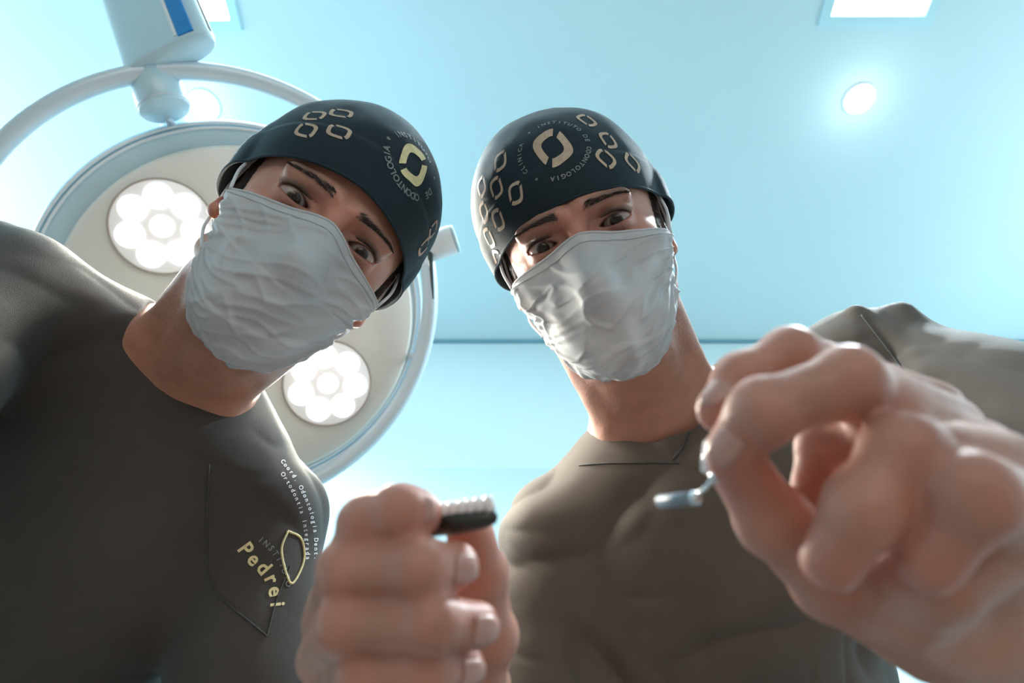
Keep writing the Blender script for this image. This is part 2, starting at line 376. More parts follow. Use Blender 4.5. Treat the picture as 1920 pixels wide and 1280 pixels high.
# arm section profile
e0 = W(P(322, 112, .862)); e1 = W(P(140, -380, 1.22))
ax = (e1 - e0) / np.linalg.norm(e1 - e0); side = W(P(412, 74, .862)) - e0; side -= ax * np.dot(side, ax); side /= np.linalg.norm(side)
nv = np.cross(side, ax); nv *= np.sign(np.dot(nv, ln)); 
hw, hd = .064, .020
def armsec(c, s=1.):
    prof = []
    for k in range(32):
        a = 2 * math.pi * k / 32; x = np.sign(math.cos(a)) * abs(math.cos(a)) ** .5; y = np.sign(math.sin(a)) * abs(math.sin(a)) ** .7
        prof.append(c + side * hw * x * s + nv * hd * y * s)
    return prof
secs = [armsec(e0 + ax * t, s) for t, s in ((0, .93), (.004, .985), (.012, 1), (.25, 1), (np.linalg.norm(e1 - e0), .95))]
V = np.array(sum(secs, [])); Fc = []
for i in range(len(secs) - 1):
    for k in range(32): Fc.append((i * 32 + k, i * 32 + (k + 1) % 32, (i + 1) * 32 + (k + 1) % 32, (i + 1) * 32 + k))
Fc.append(tuple(range(32))[::-1]); Fc.append(tuple((len(secs) - 1) * 32 + k for k in range(32)))
arm = mkmesh('suspension_arm', V, Fc, M['blue_plastic'], lamp)
def slab(c0, length, u, wd, n_, th):
    vs = []
    for t in (0, length):
        for s in (-wd / 2, wd / 2):
            for h in (0, th): vs.append(c0 + ax * t + u * s + n_ * h)
    return np.array(vs), [(0, 1, 3, 2), (4, 6, 7, 5), (0, 4, 5, 1), (2, 3, 7, 6), (0, 2, 6, 4), (1, 5, 7, 3)]
lab = mkmesh('label_strip', *slab(e0 + side * .036 + nv * (hd * .985 - .004) + ax * .006, .30, side, .021, nv, .0052), M['label'], arm, False)
mkmesh('label_border', *slab(e0 + side * .0225 + nv * (hd * .995 - .004) + ax * .010, .30, side, .004, nv, .005), M['white_plastic'], arm, False)
mkmesh('edge_gasket', *slab(e0 + side * (hw * .995) + nv * .004 + ax * .012, .12, nv, .004, side, .0012), M['dark'], arm, False)
# text helper -----------------------------------------------------------------
def text_mesh(s, size, bold=0.0, cut=3):
    c = bpy.data.curves.new('t', 'FONT'); c.body = s; c.size = size; c.align_x = 'CENTER'; c.align_y = 'CENTER'; c.offset = bold * size; c.resolution_u = 3
    o = bpy.data.objects.new('t', c); COL.objects.link(o); dg = bpy.context.evaluated_depsgraph_get(); me = bpy.data.meshes.new_from_object(o.evaluated_get(dg))
    import bmesh
    bm = bmesh.new(); bm.from_mesh(me)
    for _ in range(cut):
        es = [e for e in bm.edges if e.calc_length() > size * .28]
        if es: bmesh.ops.subdivide_edges(bm, edges=es, cuts=1)
    bmesh.ops.triangulate(bm, faces=bm.faces[:])
    v = np.array([q.co[:] for q in bm.verts]); f = [tuple(x.index for x in q.verts) for q in bm.faces]; bm.free()
    bpy.data.objects.remove(o); bpy.data.curves.remove(c); bpy.data.meshes.remove(me); return v, f
v, f = text_mesh('Ω', .022, .02)
v2 = np.array([e0 + side * .036 + nv * (hd * .985 + .0017) + ax * (.105 + q[1]) + side * q[0] for q in v]); mkmesh('label_mark', v2, f, M['print_white'], lab, False)
v, f = text_mesh('ICA', .020, .02)
v2 = np.array([e0 + side * .036 + nv * (hd * .985 + .0017) + ax * (.145 + q[0]) - side * q[1] for q in v]); mkmesh('label_mark', v2, f, M['print_white'], lab, False)
# ceiling mount
mt = np.array([e1[0], e1[1], CEIL])
mkmesh('mount_column', *tube([e1 - np.array([0, 0, .05]), mt], .035, 32), M['white_plastic'], lamp)
mkmesh('mount_plate', *lathe([(.11, 0), (.11, .02), (.08, .045), (.001, .045)], mt, np.array([1., 0, 0]), np.array([0, 1., 0]), np.array([0, 0, -1.]), 48), M['white_plastic'], lamp)

# ------------------------------------------------------------------ people
def rod(r):
    r = np.array(r, float); t = np.linalg.norm(r); k = r / t; K = np.array([[0, -k[2], k[1]], [k[2], 0, -k[0]], [-k[1], k[0], 0]])
    return np.eye(3) + math.sin(t) * K + (1 - math.cos(t)) * K @ K
class Head:
    def __init__(s, r, t): s.R = rod(r); s.t = np.array(t)
    def c(s, p): return np.asarray(p) @ s.R.T + s.t           # head frame -> camera frame
    def l(s, p): return (np.asarray(p) - s.t) @ s.R           # camera frame -> head frame
    def w(s, p): return W(s.c(p))
HR = Head([0.01128398, -0.17265465, 0.34894869], [0.06572841, 0.09083463, -0.5904076])
HL = Head([-0.14136691, 0.43003724, -0.64603298], [-0.16895056, 0.08908848, -0.54962287])
EYE = (.032, 0, .0615)
def skull(p):
    s = ell(p, (0, .032, -.022), (.074, .088, .094))
    s = smin(s, ell(p, (0, -.016, .018), (.063, .080, .060)), .02)
    for x in (-1, 1):
        s = smin(s, cap(p, (x * .054, -.062, -.005), (x * .018, -.098, .054), .013, .012), .022)
        s = smin(s, ell(p, (x * .044, -.026, .050), (.021, .015, .018)), .014)
    s = smin(s, sph(p, (0, -.098, .062), .0150), .02)
    return s
def head_sdf(p, nb, sh):
    s = skull(p)
    ax_ = np.abs(p[:, 0]); q = p.copy(); q[:, 0] = ax_       # symmetric details in |x|
    s = smin(s, cap(q, (.010, .0165, .0795), (.044, .016, .0655), .0065, .006), .012)
    s = smax(s, -ell(q, (.031, -.002, .090), (.0195, .0125, .017)), .010)
    s = smin(s, sph(q, EYE, .0140), .005)
    # lid opening
    x = (q[:, 0] - .032) / .0142; hgt = .0044 * np.clip(1 - x * x, -1, 1); yc = q[:, 1] + .0004 - .0008 * x
    o = np.where(yc > 0, yc - hgt * 1.05, -yc - hgt * .85) * .8
    o = np.maximum(o, EYE[2] - q[:, 2] + .002); s = smax(s, -o, .0012)
    for k in range(5):       # crease over the eye
        a0, a1 = -1 + k * .4, -1 + (k + 1) * .4
        pt = lambda a: (.032 + a * .0145, .0085 - a * a * .0035, .0765 - a * a * .004 + (-.0015 * a))
        s = smax(s, -cap(q, pt(a0), pt(a1), .0007), .0022)
    # under-eye fold
    s = smax(s, -cap(q, (.020, -.0085, .0745), (.034, -.0115, .0715), .0004), .003)
    # nose
    s = smin(s, cap(p, (0, .012, .076), (0, -.038, .101), .0065, .0095), .010)
    s = smin(s, sph(q, (.012, -.043, .092), .0085), .006)
    # mouth area
    s = smin(s, ell(p, (0, -.072, .076), (.024, .012, .010)), .012)
    # ears
    Re = np.array([[.35, 0, .94], [0, 1, 0], [-.94, 0, .35]]).T
    e = ell(q, (.0715, -.008, -.014), (.015, .030, .0058), Re); e = smax(e, -ell(q, (.0755, -.004, -.007), (.009, .018, .0055), Re), .004)
    e = smin(e, sph(q, (.0715, -.034, -.006), .0062), .006); s = smin(s, e, .006)
    # neck (nb, sh given in head frame)
    s = smin(s, cap(p, (0, -.075, -.020), nb, .050, .056), .022)
    s = smin(s, cap(p, (.052, -.058, -.028), .75 * nb + .25 * sh[1] + np.array([0, 0, .035]), .013, .013), .02)
    s = smin(s, cap(p, (-.052, -.058, -.028), .75 * nb + .25 * sh[0] + np.array([0, 0, .035]), .013, .013), .02)
    s = smin(s, cap(p, nb, .35 * nb + .65 * sh[0], .050, .036), .04); s = smin(s, cap(p, nb, .35 * nb + .65 * sh[1], .050, .036), .04)
    s = s + .0005 * vnoise(p * 90)
    return s
def mix(c, d, m): return c * (1 - m[:, None]) + np.array(d) * m[:, None]
def blob(p, c, r): return np.exp(-np.sum(((p - np.array(c)) / np.array(r)) ** 2, 1))
SK = {'R': dict(base=(.43, .225, .165), red=(.52, .15, .11), dark=(.13, .07, .055)), 'L': dict(base=(.45, .24, .175), red=(.58, .17, .12), dark=(.15, .085, .06))}
def head_colors(p, k):
    s = SK[k]; c = np.tile(np.array(s['base']), (len(p), 1)); q = p.copy(); q[:, 0] = np.abs(q[:, 0])
    c = mix(c, s['red'], .45 * blob(q, (0, .004, .085), (.022, .018, .03)))
    c = mix(c, s['red'], .35 * blob(q, (.045, -.02, .06), (.02, .02, .03)))
    c = mix(c, s['red'], .6 * blob(q, (.082, -.01, -.01), (.012, .04, .03)))
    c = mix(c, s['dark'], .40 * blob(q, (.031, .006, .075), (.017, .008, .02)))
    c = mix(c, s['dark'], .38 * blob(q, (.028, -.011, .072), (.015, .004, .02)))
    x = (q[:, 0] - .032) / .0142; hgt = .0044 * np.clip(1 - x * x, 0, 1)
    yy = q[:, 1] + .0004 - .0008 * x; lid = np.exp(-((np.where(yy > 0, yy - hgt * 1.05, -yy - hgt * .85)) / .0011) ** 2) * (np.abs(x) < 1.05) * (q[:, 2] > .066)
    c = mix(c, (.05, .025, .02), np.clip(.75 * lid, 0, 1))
    # brow stain under the hairs, arched
    by = .0162 + .004 * np.sin(np.clip((q[:, 0] - .012) / .040, 0, 1) * 2.4) - .05 * np.clip(q[:, 0] - .045, 0, 1)
    br = np.exp(-((q[:, 1] - by) / .0042) ** 2) * np.clip((q[:, 0] - .009) / .006, 0, 1) * np.clip((.056 - q[:, 0]) / .010, 0, 1) * (q[:, 2] > .04)
    c = mix(c, (.035, .022, .018), np.clip(.62 * br, 0, 1))
    # temples: short hair line and stubble on the jaw and neck
    hr = np.clip((.018 - q[:, 2]) / .012, 0, 1) * np.clip((q[:, 1] + .03) / .02, 0, 1) * (q[:, 0] < .078)
    c = mix(c, (.03, .02, .018), .9 * hr)
    st = np.clip((-.055 - p[:, 1]) / .03, 0, 1) * (p[:, 1] > -.13) * np.clip(.5 + .5 * vnoise(p * 900), 0, 1)
    return mix(c, s['dark'], .35 * st)
def gradn(fn, V, e=.001):
    V = V.astype(f4); g = np.stack([fn(V + np.eye(3, dtype=f4)[k] * e) - fn(V - np.eye(3, dtype=f4)[k] * e) for k in range(3)], 1)
    return g / (np.linalg.norm(g, axis=1)[:, None] + 1e-9)
def trace(fn, O, D, far=.22):            # outermost surface crossing from O along D
    O = np.broadcast_to(np.asarray(O, f4), D.shape); t = np.full(len(D), far, f4)
    for _ in range(60):
        d = fn((O + D * t[:, None]).astype(f4)); t = t - np.maximum(d, 0) * .7
    return t

def hand_sdf(p, chains, palm, k=.004):
    s = None
    for pts, rs in palm:
        for i in range(len(pts) - 1):
            d = cap(p, pts[i], pts[i + 1], rs[i], rs[i + 1]); s = d if s is None else smin(s, d, .016)
    for pts, rs in chains:
        d = None
        for i in range(len(pts) - 1):
            e = cap(p, pts[i], pts[i + 1], rs[i], rs[i + 1]); d = e if d is None else smin(d, e, .003)
        for i in range(1, len(pts) - 1): d = smin(d, sph(p, pts[i], rs[i] * 1.06), .004)
        s = smin(s, d, k)
    s = s + .00025 * vnoise(p * 160) + .00035 * vnoise(p * 60)
    return s
def hand_colors(p, chains, k):
    s = SK[k]; c = np.tile(np.array(s['base']), (len(p), 1))
    for pts, rs in chains:
        for i in range(1, len(pts)):
            c = mix(c, s['red'], (.55 if i == len(pts) - 1 else .35) * blob(p, pts[i], np.full(3, rs[i] * 1.25)))
    return c * (1 + .08 * vnoise(p * 70))[:, None]
def px_chain(lst, rs): return [P(*a) for a in lst], rs

def emblem(scale, gap=22, shear=.25, wdt=.30):
    parts = []; emb = []
    for (a0, a1) in ((35 + gap / 2, 215 - gap / 2), (215 + gap / 2, 395 - gap / 2)):
        vs = []; n = 18
        for i in range(n + 1):
            a = math.radians(a0 + (a1 - a0) * i / n); ca, sa = math.cos(a), math.sin(a)
            x = np.sign(ca) * abs(ca) ** .62; y = np.sign(sa) * abs(sa) ** .62
            for r in (1, 1 - wdt * .5, 1 - wdt): vs.append((scale * r * (x * .78 + shear * y * .3), scale * r * (y * 1.0)))
        fs = []
        for i in range(n):
            for q in (0, 1): fs.append((i * 3 + q, i * 3 + q + 1, i * 3 + 4 + q, i * 3 + 3 + q))
        parts.append((np.array([(x, y, 0) for x, y in vs]), fs))
    return parts
def ring_text(words, rad, size, a0=100):
    parts = []; n = len(words)
    for i, ch in enumerate(words):
        if ch == ' ': continue
        v, f = text_mesh(ch, size, .02, 1)
        a = math.radians(a0 - 360 * i / n); ca, sa = math.cos(a), math.sin(a)
        parts.append((np.array([(rad * ca + x * sa + y * ca, rad * sa - x * ca + y * sa, 0) for x, y, _ in v]), f))
    return merge(parts)
def rot2(v, deg):
    a = math.radians(deg); c, s = math.cos(a), math.sin(a); v = v.copy(); x = v[:, 0] * c - v[:, 1] * s; v[:, 1] = v[:, 0] * s + v[:, 1] * c; v[:, 0] = x; return v

def orient(V, F, O):
    f = F[len(F) // 2]; a, b, c = V[f[0]], V[f[1]], V[f[2]]
    return [q[::-1] for q in F] if np.dot(np.cross(b - a, c - a), a - O) < 0 else F

class Cloth:      # BVH of a world-space mesh to print on
    def __init__(s, V, Q): s.b = BVHTree.FromPolygons([tuple(v) for v in V], [tuple(map(int, q)) for q in Q])
    def put(s, v2, origin, U, Vv, N, off=.0005, dist=.25):
        out = []; ok = np.ones(len(v2), bool)
        for i, q in enumerate(v2):
            o = origin + U * q[0] + Vv * q[1] + N * dist
            h = s.b.ray_cast(Vector(o), Vector(-N), dist * 2)
            if h[0] is None: ok[i] = False; out.append(o - N * dist)
            else:
                n_ = h[1] if h[1].dot(Vector(N)) > 0 else -h[1]; out.append(np.array(h[0] + n_ * off))
        return np.array(out), ok
def decal(name, vf, cloth, origin, U, Vv, N, m, parent, off=.0005, dist=.25):
    v, f = vf; out, ok = cloth.put(v, origin, U, Vv, N, off, dist)
    f = [q for q in f if all(ok[i] for i in q)]
    if not f: return
    # drop faces stretched over a silhouette
    f = [q for q in f if max(np.linalg.norm(out[q[i]] - out[q[i - 1]]) for i in range(len(q))) < .02]
    return mkmesh(name, out, f, m, parent)

def make_person(H, key, root, nb, shl, cfg):
    """H head pose, nb neck base and shl shoulders in camera frame"""
    nbl = H.l(nb).astype(f4); shL = [H.l(x).astype(f4) for x in shl]
    fn = lambda p: head_sdf(p, nbl, shL)
    lo = np.minimum(np.array([-.10, -.135, -.125]), nbl - .05); hi = np.maximum(np.array([.10, .13, .125]), nbl + .05)
    V, Q = nets(fn, lo, hi, .0014)
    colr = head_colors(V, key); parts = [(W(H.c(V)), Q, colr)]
    # arms and hands
    for hd in cfg['hands']:
        ch, pl = hd['chains'], hd['palm']; allp = np.array([q for pts, _ in ch + pl for q in pts])
        fh = lambda p: hand_sdf(p, ch, pl)
        v, q = nets(fh, allp.min(0) - .03, allp.max(0) + .03, .0012)
        parts.append((W(v), q, hand_colors(v, ch, key)))
        fa = hd['arm']; pa_ = np.array(fa[0])
        fz = lambda p: np.minimum(cap(p, fa[0][0], fa[0][1], fa[1][0], fa[1][1]), cap(p, fa[0][1], fa[0][2], fa[1][1], fa[1][2]))
        v, q = nets(fz, pa_.min(0) - .06, pa_.max(0) + .06, .005)
        parts.append((W(v), q, np.tile(np.array(SK[key]['base']), (len(v), 1))))
    VV = np.concatenate([a for a, _, _ in parts]); CC = np.concatenate([c for _, _, c in parts]); QQ = []; o = 0
    for a, q, _ in parts: QQ.append(q + o); o += len(a)
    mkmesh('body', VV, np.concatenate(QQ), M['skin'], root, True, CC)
    # eyes
    for x in (-1, 1):
        ec = np.array([EYE[0] * x, EYE[1], EYE[2] - .0004]); cl = H.l(np.zeros(3)) if cfg.get('gaze') is None else H.l(cfg['gaze'])
        g = cl - ec; g /= np.linalg.norm(g); u, v_, n = frame_from(g, (0, 1, 0)); prof = []
        for i in range(41):
            a = math.pi * i / 40; r = .0121 + .0007 * math.exp(-(a / .42) ** 4); prof.append((max(r * math.sin(a), 1e-5), r * math.cos(a)))
        vv, ff = lathe(prof[::-1], ec, u, v_, n, 40)
        ang = np.arccos(np.clip(((vv - ec) / np.linalg.norm(vv - ec, axis=1)[:, None]) @ g, -1, 1))
        c = np.tile([.36, .31, .29], (len(vv), 1)).astype(float); c = mix(c, (.5, .2, .16), np.clip((ang - .7) / 1.2, 0, .5))
        ir = np.clip((.50 - ang) / .05, 0, 1); c = mix(c, (.030, .017, .010), ir); c = mix(c, cfg['iris'], np.clip((.43 - ang) / .06, 0, 1) * .9); c = mix(c, (.003, .003, .003), np.clip((.19 - ang) / .04, 0, 1))
        mkmesh('eyeball', H.w(vv), ff, M['eye'], root, True, c)
    # brows, lashes, short hair
    rnd = np.random.RandomState(3 if key == 'R' else 5)
    def strands(name, roots, dirs, ln_, r0):
        rt = trace_on(roots); parts_ = []
        for a, d, L in zip(rt, dirs, ln_):
            pts = [a - d * .0006, a + d * L * .5 + (a - np.array([0, 0, 0])) * .0, a + d * L]
            parts_.append(tube(pts, [r0, r0 * .8, r0 * .2], 4, caps=False))
        v, f = merge(parts_); return mkmesh(name, H.w(v), f, M['hair'], root)
    def trace_on(q):   # q: xy rows (front projection) or 3D rows, snapped on the skin
        p_ = q.astype(f4)
        for _ in range(8):
            d = fn(p_); p_ = p_ - (d[:, None] * gradn(fn, p_)).astype(f4)
        return p_.astype(float)
    for x in (-1, 1):
        n = 260; u = rnd.rand(n); v = (rnd.rand(n) - .5)
        xx = .011 + .043 * u; yy = .0162 + .004 * np.sin(u * 2.4) - .05 * np.clip(xx - .045, 0, 1) + v * .0082 * (1 - .55 * u)
        rts = np.stack([x * xx, yy, .088 - .25 * np.maximum(xx - .02, 0)], 1); sn = trace_on(rts); nn = gradn(fn, sn)
        dr = np.stack([x * (.8 + .2 * u), .40 - .75 * u + .12 * rnd.randn(n), np.full(n, -.1)], 1) + nn * .25; dr /= np.linalg.norm(dr, axis=1)[:, None]
        strands('eyebrow', rts, dr, .0035 + .002 * rnd.rand(n), .00017)
        n = 60; u = np.linspace(-.95, .95, n); hh = .0044 * (1 - u * u) * 1.05
        pts = []; prs = []
        for a, h_ in zip(u, hh):
            b = np.array([x * (.032 + a * .0142), h_ + .0004, EYE[2] + math.sqrt(max(.0138 ** 2 - (a * .0142) ** 2 - h_ ** 2, 1e-8))])
            d = np.array([x * a * .5, .55, .9]); d /= np.linalg.norm(d); prs.append(tube([b - d * .0005, b + d * .003 + np.array([0, .0002, 0]), b + d * .0052 + np.array([0, .0016, 0])], [.00022, .00018, .00004], 4, caps=False))
        v_, f_ = merge(prs); mkmesh('eyelash', H.w(v_), f_, M['hair'], root)
        n = 420; yy = -.035 + .065 * rnd.rand(n); zz = .004 + .020 * rnd.rand(n) - .25 * np.maximum(yy, 0) ; rts = np.stack([np.full(n, x * .068), yy, zz], 1)
        sn = trace_on(rts); nn = gradn(fn, sn); dr = np.stack([np.zeros(n), -.9 + .2 * rnd.randn(n), -.3 + .2 * rnd.randn(n)], 1) + nn * .3; dr /= np.linalg.norm(dr, axis=1)[:, None]
        strands('sideburn', rts, dr, .006 + .004 * rnd.rand(n), .00025)
        n = 500; yy = -.055 + .07 * rnd.rand(n); zz = -.045 - .05 * rnd.rand(n); rts = np.stack([np.full(n, x * .062), yy, zz], 1)
        sn = trace_on(rts); nn = gradn(fn, sn); dr = np.stack([np.zeros(n), -1 + .2 * rnd.randn(n), .1 + .2 * rnd.randn(n)], 1) + nn * .3; dr /= np.linalg.norm(dr, axis=1)[:, None]
        strands('hair', rts, dr, .009 + .004 * rnd.rand(n), .0003)
    # ---------------- face mask
    def mform(p):
        q = p.copy(); q[:, 0] = np.abs(q[:, 0])
        s = smin(skull(p), ell(p, (0, -.045, .050), (.050, .060, .042)), .03)
        s = smin(s, cap(p, (0, -.006, .080), (0, -.046, .108), .0075, .011), .020)
        s = smin(s, ell(p, (0, -.074, .070), (.034, .031, .029)), .025)
        return s - .0035
    O = np.array([0, -.045, .015]); NU, NV = 150, 120
    uu, vv = np.meshgrid(np.linspace(-1, 1, NU), np.linspace(0, 1, NV)); al = uu * math.radians(cfg['mask_a'])
    at = np.abs(uu); topy = cfg['mask_top'](uu); bot = cfg['mask_bot'](uu)
    el_ = topy + (bot - topy) * vv
    D = np.stack([np.sin(al) * np.cos(el_), np.sin(el_), np.cos(al) * np.cos(el_)], -1).reshape(-1, 3)
    t = trace(mform, O, D.astype(f4)); U_, V_ = uu.ravel(), vv.ravel()
    sd = 11. if key == 'R' else 29.
    # cloth: three pressed pleats, drawn-in folds towards the loops, soft crumple
    fold = 0
    for y0, am in ((.34, .0022), (.56, .0024), (.76, .0018)):
        yy = V_ + .05 * vnoise(np.stack([U_ * 2.2, V_ * 0 + y0 * 9, V_ * 0 + sd], 1)) - y0
        fold = fold + am * (np.clip(yy / .012, -1, 0) + 1) * np.exp(-np.maximum(yy, 0) / .10) * (yy > -.012)
    w1 = vnoise(np.stack([U_ * 2.6 + sd, V_ * 11 + U_ * 2, V_ * 0 + sd], 1)); w3 = 1 - np.abs(vnoise(np.stack([U_ * 1.7 + sd, V_ * 19 + U_ * 3.5 + 1.5 * vnoise(np.stack([U_ * 2, V_ * 3, V_ * 0 + sd], 1)), V_ * 0 + 5 * sd], 1))) * 2.6; w2 = vnoise(np.stack([U_ * 5 + sd + V_ * 3, V_ * 7 - U_ * 5, V_ * 0 + 3 * sd], 1))
    rid = 1 - np.abs(vnoise(np.stack([U_ * 2.2 + 3 * sd + V_ * 2.4, V_ * 7.5 + U_ * 3.2 * np.sign(U_), U_ * 0 + sd], 1))) * 2.2
    edge = np.clip(np.minimum(np.minimum(V_, 1 - V_) / .08, (1 - np.abs(U_)) / .06), 0, 1)
    disp = (fold + .0016 * w1 + .0012 * w2 + .0024 * np.clip(rid, 0, 1) ** 2 + 0.0019 * np.clip(w3, 0, 1) ** 1.5) * edge
    gather = .0016 * np.sin(V_ * 46 + 2 * w1) * np.clip((np.abs(U_) - .72) / .28, 0, 1) ** 2
    pts = O + D * (t + disp + gather)[:, None]
    F_ = [(j * NU + i, (j + 1) * NU + i, (j + 1) * NU + i + 1, j * NU + i + 1) for j in range(NV - 1) for i in range(NU - 1)]
    F_ = orient(pts, F_, O)
    mk = mkmesh('face_mask', H.w(pts), F_, M['mask'], root); sm = mk.modifiers.new('solid', 'SOLIDIFY'); sm.thickness = .0008; sm.offset = -1
    ppp = pts.reshape(NV, NU, 3)
    mkmesh('mask_edge', H.w(tube(np.concatenate([ppp[0, ::3], ]) , .0011, 8)[0]), tube(ppp[0, ::3], .0011, 8)[1], M['mask'], mk)
    for j, dd in ((6, .0004),): 
        v_, f_ = tube(ppp[j, 2:-2:3] + D.reshape(NV, NU, 3)[j, 2:-2:3] * dd, .0005, 6); mkmesh('stitch_line', H.w(v_), f_, M['mask'], mk)
    for x, ci in ((-1, 2), (1, NU - 3)):
        a, b = ppp[2, ci], ppp[int(NV * .62), ci]
        ear_t, ear_m, ear_b = np.array([x * .076, .024, -.008]), np.array([x * .080, -.004, -.030]), np.array([x * .073, -.038, -.012])
        v_, f_ = tube(spline([a, .5 * a + .5 * ear_t + np.array([x * .004, 0, 0]), ear_t, ear_m, ear_b, .5 * b + .5 * ear_b + np.array([x * .003, 0, 0]), b], 48), .0013, 8)
        mkmesh('ear_loop', H.w(v_), f_, M['mask'], mk)
    # ---------------- surgical cap
    CO = np.array([0, .025, -.018]); tb = math.radians(cfg['cap_tilt']); pole = np.array([0, math.cos(tb), -math.sin(tb)])
    fx = np.array([1., 0, 0]); fy = np.cross(fx, pole)      # fy points to the front of the head
    fy = fy if fy[2] > 0 else -fy
    def cform(p):
        s = ell(p, (0, .034, -.024), (.080, .094, .100)) - .001
        s = smin(s, ell(p, cfg['puff'][0], cfg['puff'][1]), .03)
        q = p.copy(); q[:, 0] = np.abs(q[:, 0]); s = smin(s, ell(q, (.076, .004, -.02), (.008, .03, .025)), .02)
        return s - .001
    NA, NT = 220, 100
    ph, tt = np.meshgrid(np.linspace(0, 2 * math.pi, NA, endpoint=False), np.linspace(0, 1, NT)); fr = np.cos(ph); sd_ = np.sin(ph)
    brim = cfg['brim'](fr, sd_); th = tt * brim
    D = (np.cos(th)[..., None] * pole + np.sin(th)[..., None] * (fr[..., None] * fy + sd_[..., None] * fx)).reshape(-1, 3)
    t = trace(cform, CO, D.astype(f4)); 
    TT = tt.ravel(); PH = ph.ravel(); loc = CO + D * t[:, None]
    n1 = fbm(loc * 22 + sd, 2); rid = np.clip(1 - np.abs(vnoise(loc * np.array([26, 16, 16]) + sd * 2)) * 3, 0, 1)
    amp = np.clip((.93 - TT) / .25, 0, 1); back = np.clip(-fr.ravel() * .6 + .5, .15, 1)
    disp = amp * (.0022 * n1 + .0022 * rid * back); t2 = t + disp
    band = (TT > .80); t2 = t2 + .0012 * np.clip((TT - .80) / .02, 0, 1)
    pts = CO + D * t2[:, None]
    F_ = [(j * NA + i, j * NA + (i + 1) % NA, (j + 1) * NA + (i + 1) % NA, (j + 1) * NA + i) for j in range(NT - 1) for i in range(NA)]
    F_ = orient(pts, F_, CO)
    cp = mkmesh('surgical_cap', H.w(pts), F_, M['cap'], root); sm = cp.modifiers.new('solid', 'SOLIDIFY'); sm.thickness = .0012; sm.offset = -1
    rim_ = pts.reshape(NT, NA, 3)[-1]
    v_, f_ = tube(rim_, .0013, 8, True); mkmesh('cap_hem', H.w(v_), f_, M['cap'], cp)
    cl = Cloth(H.w(pts), F_)
    RW = CM @ H.R
    def cap_print(kind, px, py, rot, m):
        d = W(P(px, py, 1.)) - CAM; d /= np.linalg.norm(d); h = cl.b.ray_cast(Vector(CAM), Vector(d), 3)
        if h[0] is None: return
        org = np.array(h[0]); N = np.array(h[1]); N = N if np.dot(N, d) < 0 else -N; Nc = org - H.w(CO); N = N * .6 + .4 * Nc / np.linalg.norm(Nc); N /= np.linalg.norm(N)
        U = RW @ np.array([1., 0, 0]); U -= N * np.dot(U, N); U /= np.linalg.norm(U); Vv = np.cross(N, U)
        for vf in (kind if isinstance(kind, list) else [kind]):
            o_ = decal('printed_emblem' if isinstance(kind, list) else 'printed_lettering', (rot2(vf[0], rot), vf[1]), cl, org, U, Vv, N, m, cp, .0005, .05)
            if o_ and not isinstance(kind, list): o_['kind'] = 'stuff'
    for (kd, px_, py_, rot, m_) in cfg['prints']: cap_print(kd, px_, py_, rot, m_)
    return cp

EMB_BIG = emblem(.0178, 30, .35, .44); EMB_S = emblem(.0094, 22, .25, .34)
RING = ring_text('INSTITUTO DE ODONTOLOGIA  *  CLINICA  * ', .0285, .0052)
RING2 = ring_text('INSTITUTO  *  DE  ODONTOLOGIA * ', .026, .0075)

# garment ---------------------------------------------------------------------
def garment(fn, lo, hi, h, root, name='scrub_top', m=None):
    V, Q = nets(fn, lo, hi, h); o = mkmesh(name, W(V), Q, m or M['scrub'], root); return o, Cloth(W(V), Q)
def wrinkle(p, sd, aniso, amp=.003):
    q = p @ aniso.T + sd
    r = 1 - np.abs(vnoise(q + .6 * np.stack([vnoise(q * .7 + 5), vnoise(q * .7 + 9), vnoise(q * .7 + 13)], 1))) * 2.4
    return amp * np.clip(r, 0, 1) ** 1.5 + amp * .8 * vnoise(q * .6 + 31)
def Rz(deg):
    a = math.radians(deg); return np.array([[math.cos(a), -math.sin(a), 0], [math.sin(a), math.cos(a), 0], [0, 0, 1]])

def trousers_shoes(root, pelvis, feet):
    pw = fromW(pelvis); fc = [fromW(x) for x in feet]
    kn = [fromW((np.array(pelvis) * .5 + np.array(x) * .5) + np.array([s * .03, -.02, 0])) for s, x in zip((-1, 1), feet)]
    hip = [fromW(np.array(pelvis) + np.array([s * .085, 0, -.05])) for s in (-1, 1)]
    ank = [fromW(np.array(x) + np.array([0, 0, .10])) for x in feet]
    def fn(p):
        s = ell(p, pw, (.165, .12, .115)) 
        for i in (0, 1): s = smin(s, cap(p, hip[i], kn[i], .088, .068), .03); s = smin(s, cap(p, kn[i], ank[i], .068, .06), .02)
        return s + .003 * vnoise(p * 14)
    al = np.array([pw] + kn + hip + ank); garment(fn, al.min(0) - .2, al.max(0) + .2, .012, root, 'trousers', M['trousers'])
    for x in feet:
        x = np.array(x); fw = np.array([-x[0] * .2, -1, 0]); fw /= np.linalg.norm(fw); sdv = np.cross(fw, (0, 0, 1.)); vs = []
        secs = []
        for t, wd, hg in ((-.09, .028, .06), (-.075, .036, .085), (-.02, .038, .09), (.04, .044, .065), (.11, .048, .045), (.16, .04, .035), (.185, .018, .02)):
            secs.append([x + fw * t + sdv * wd * math.cos(a) + np.array([0, 0, max(0.0, hg * math.sin(a)) if math.sin(a) > 0 else 0.0]) for a in np.linspace(0, 2 * math.pi, 17)[:-1]])
        V = np.array(sum(secs, [])); F_ = [(i * 16 + k, i * 16 + (k + 1) % 16, (i + 1) * 16 + (k + 1) % 16, (i + 1) * 16 + k) for i in range(6) for k in range(16)]
        F_ += [tuple(range(16))[::-1], tuple(6 * 16 + k for k in range(16))]; mkmesh('shoe', V, F_, M['shoe'], root)

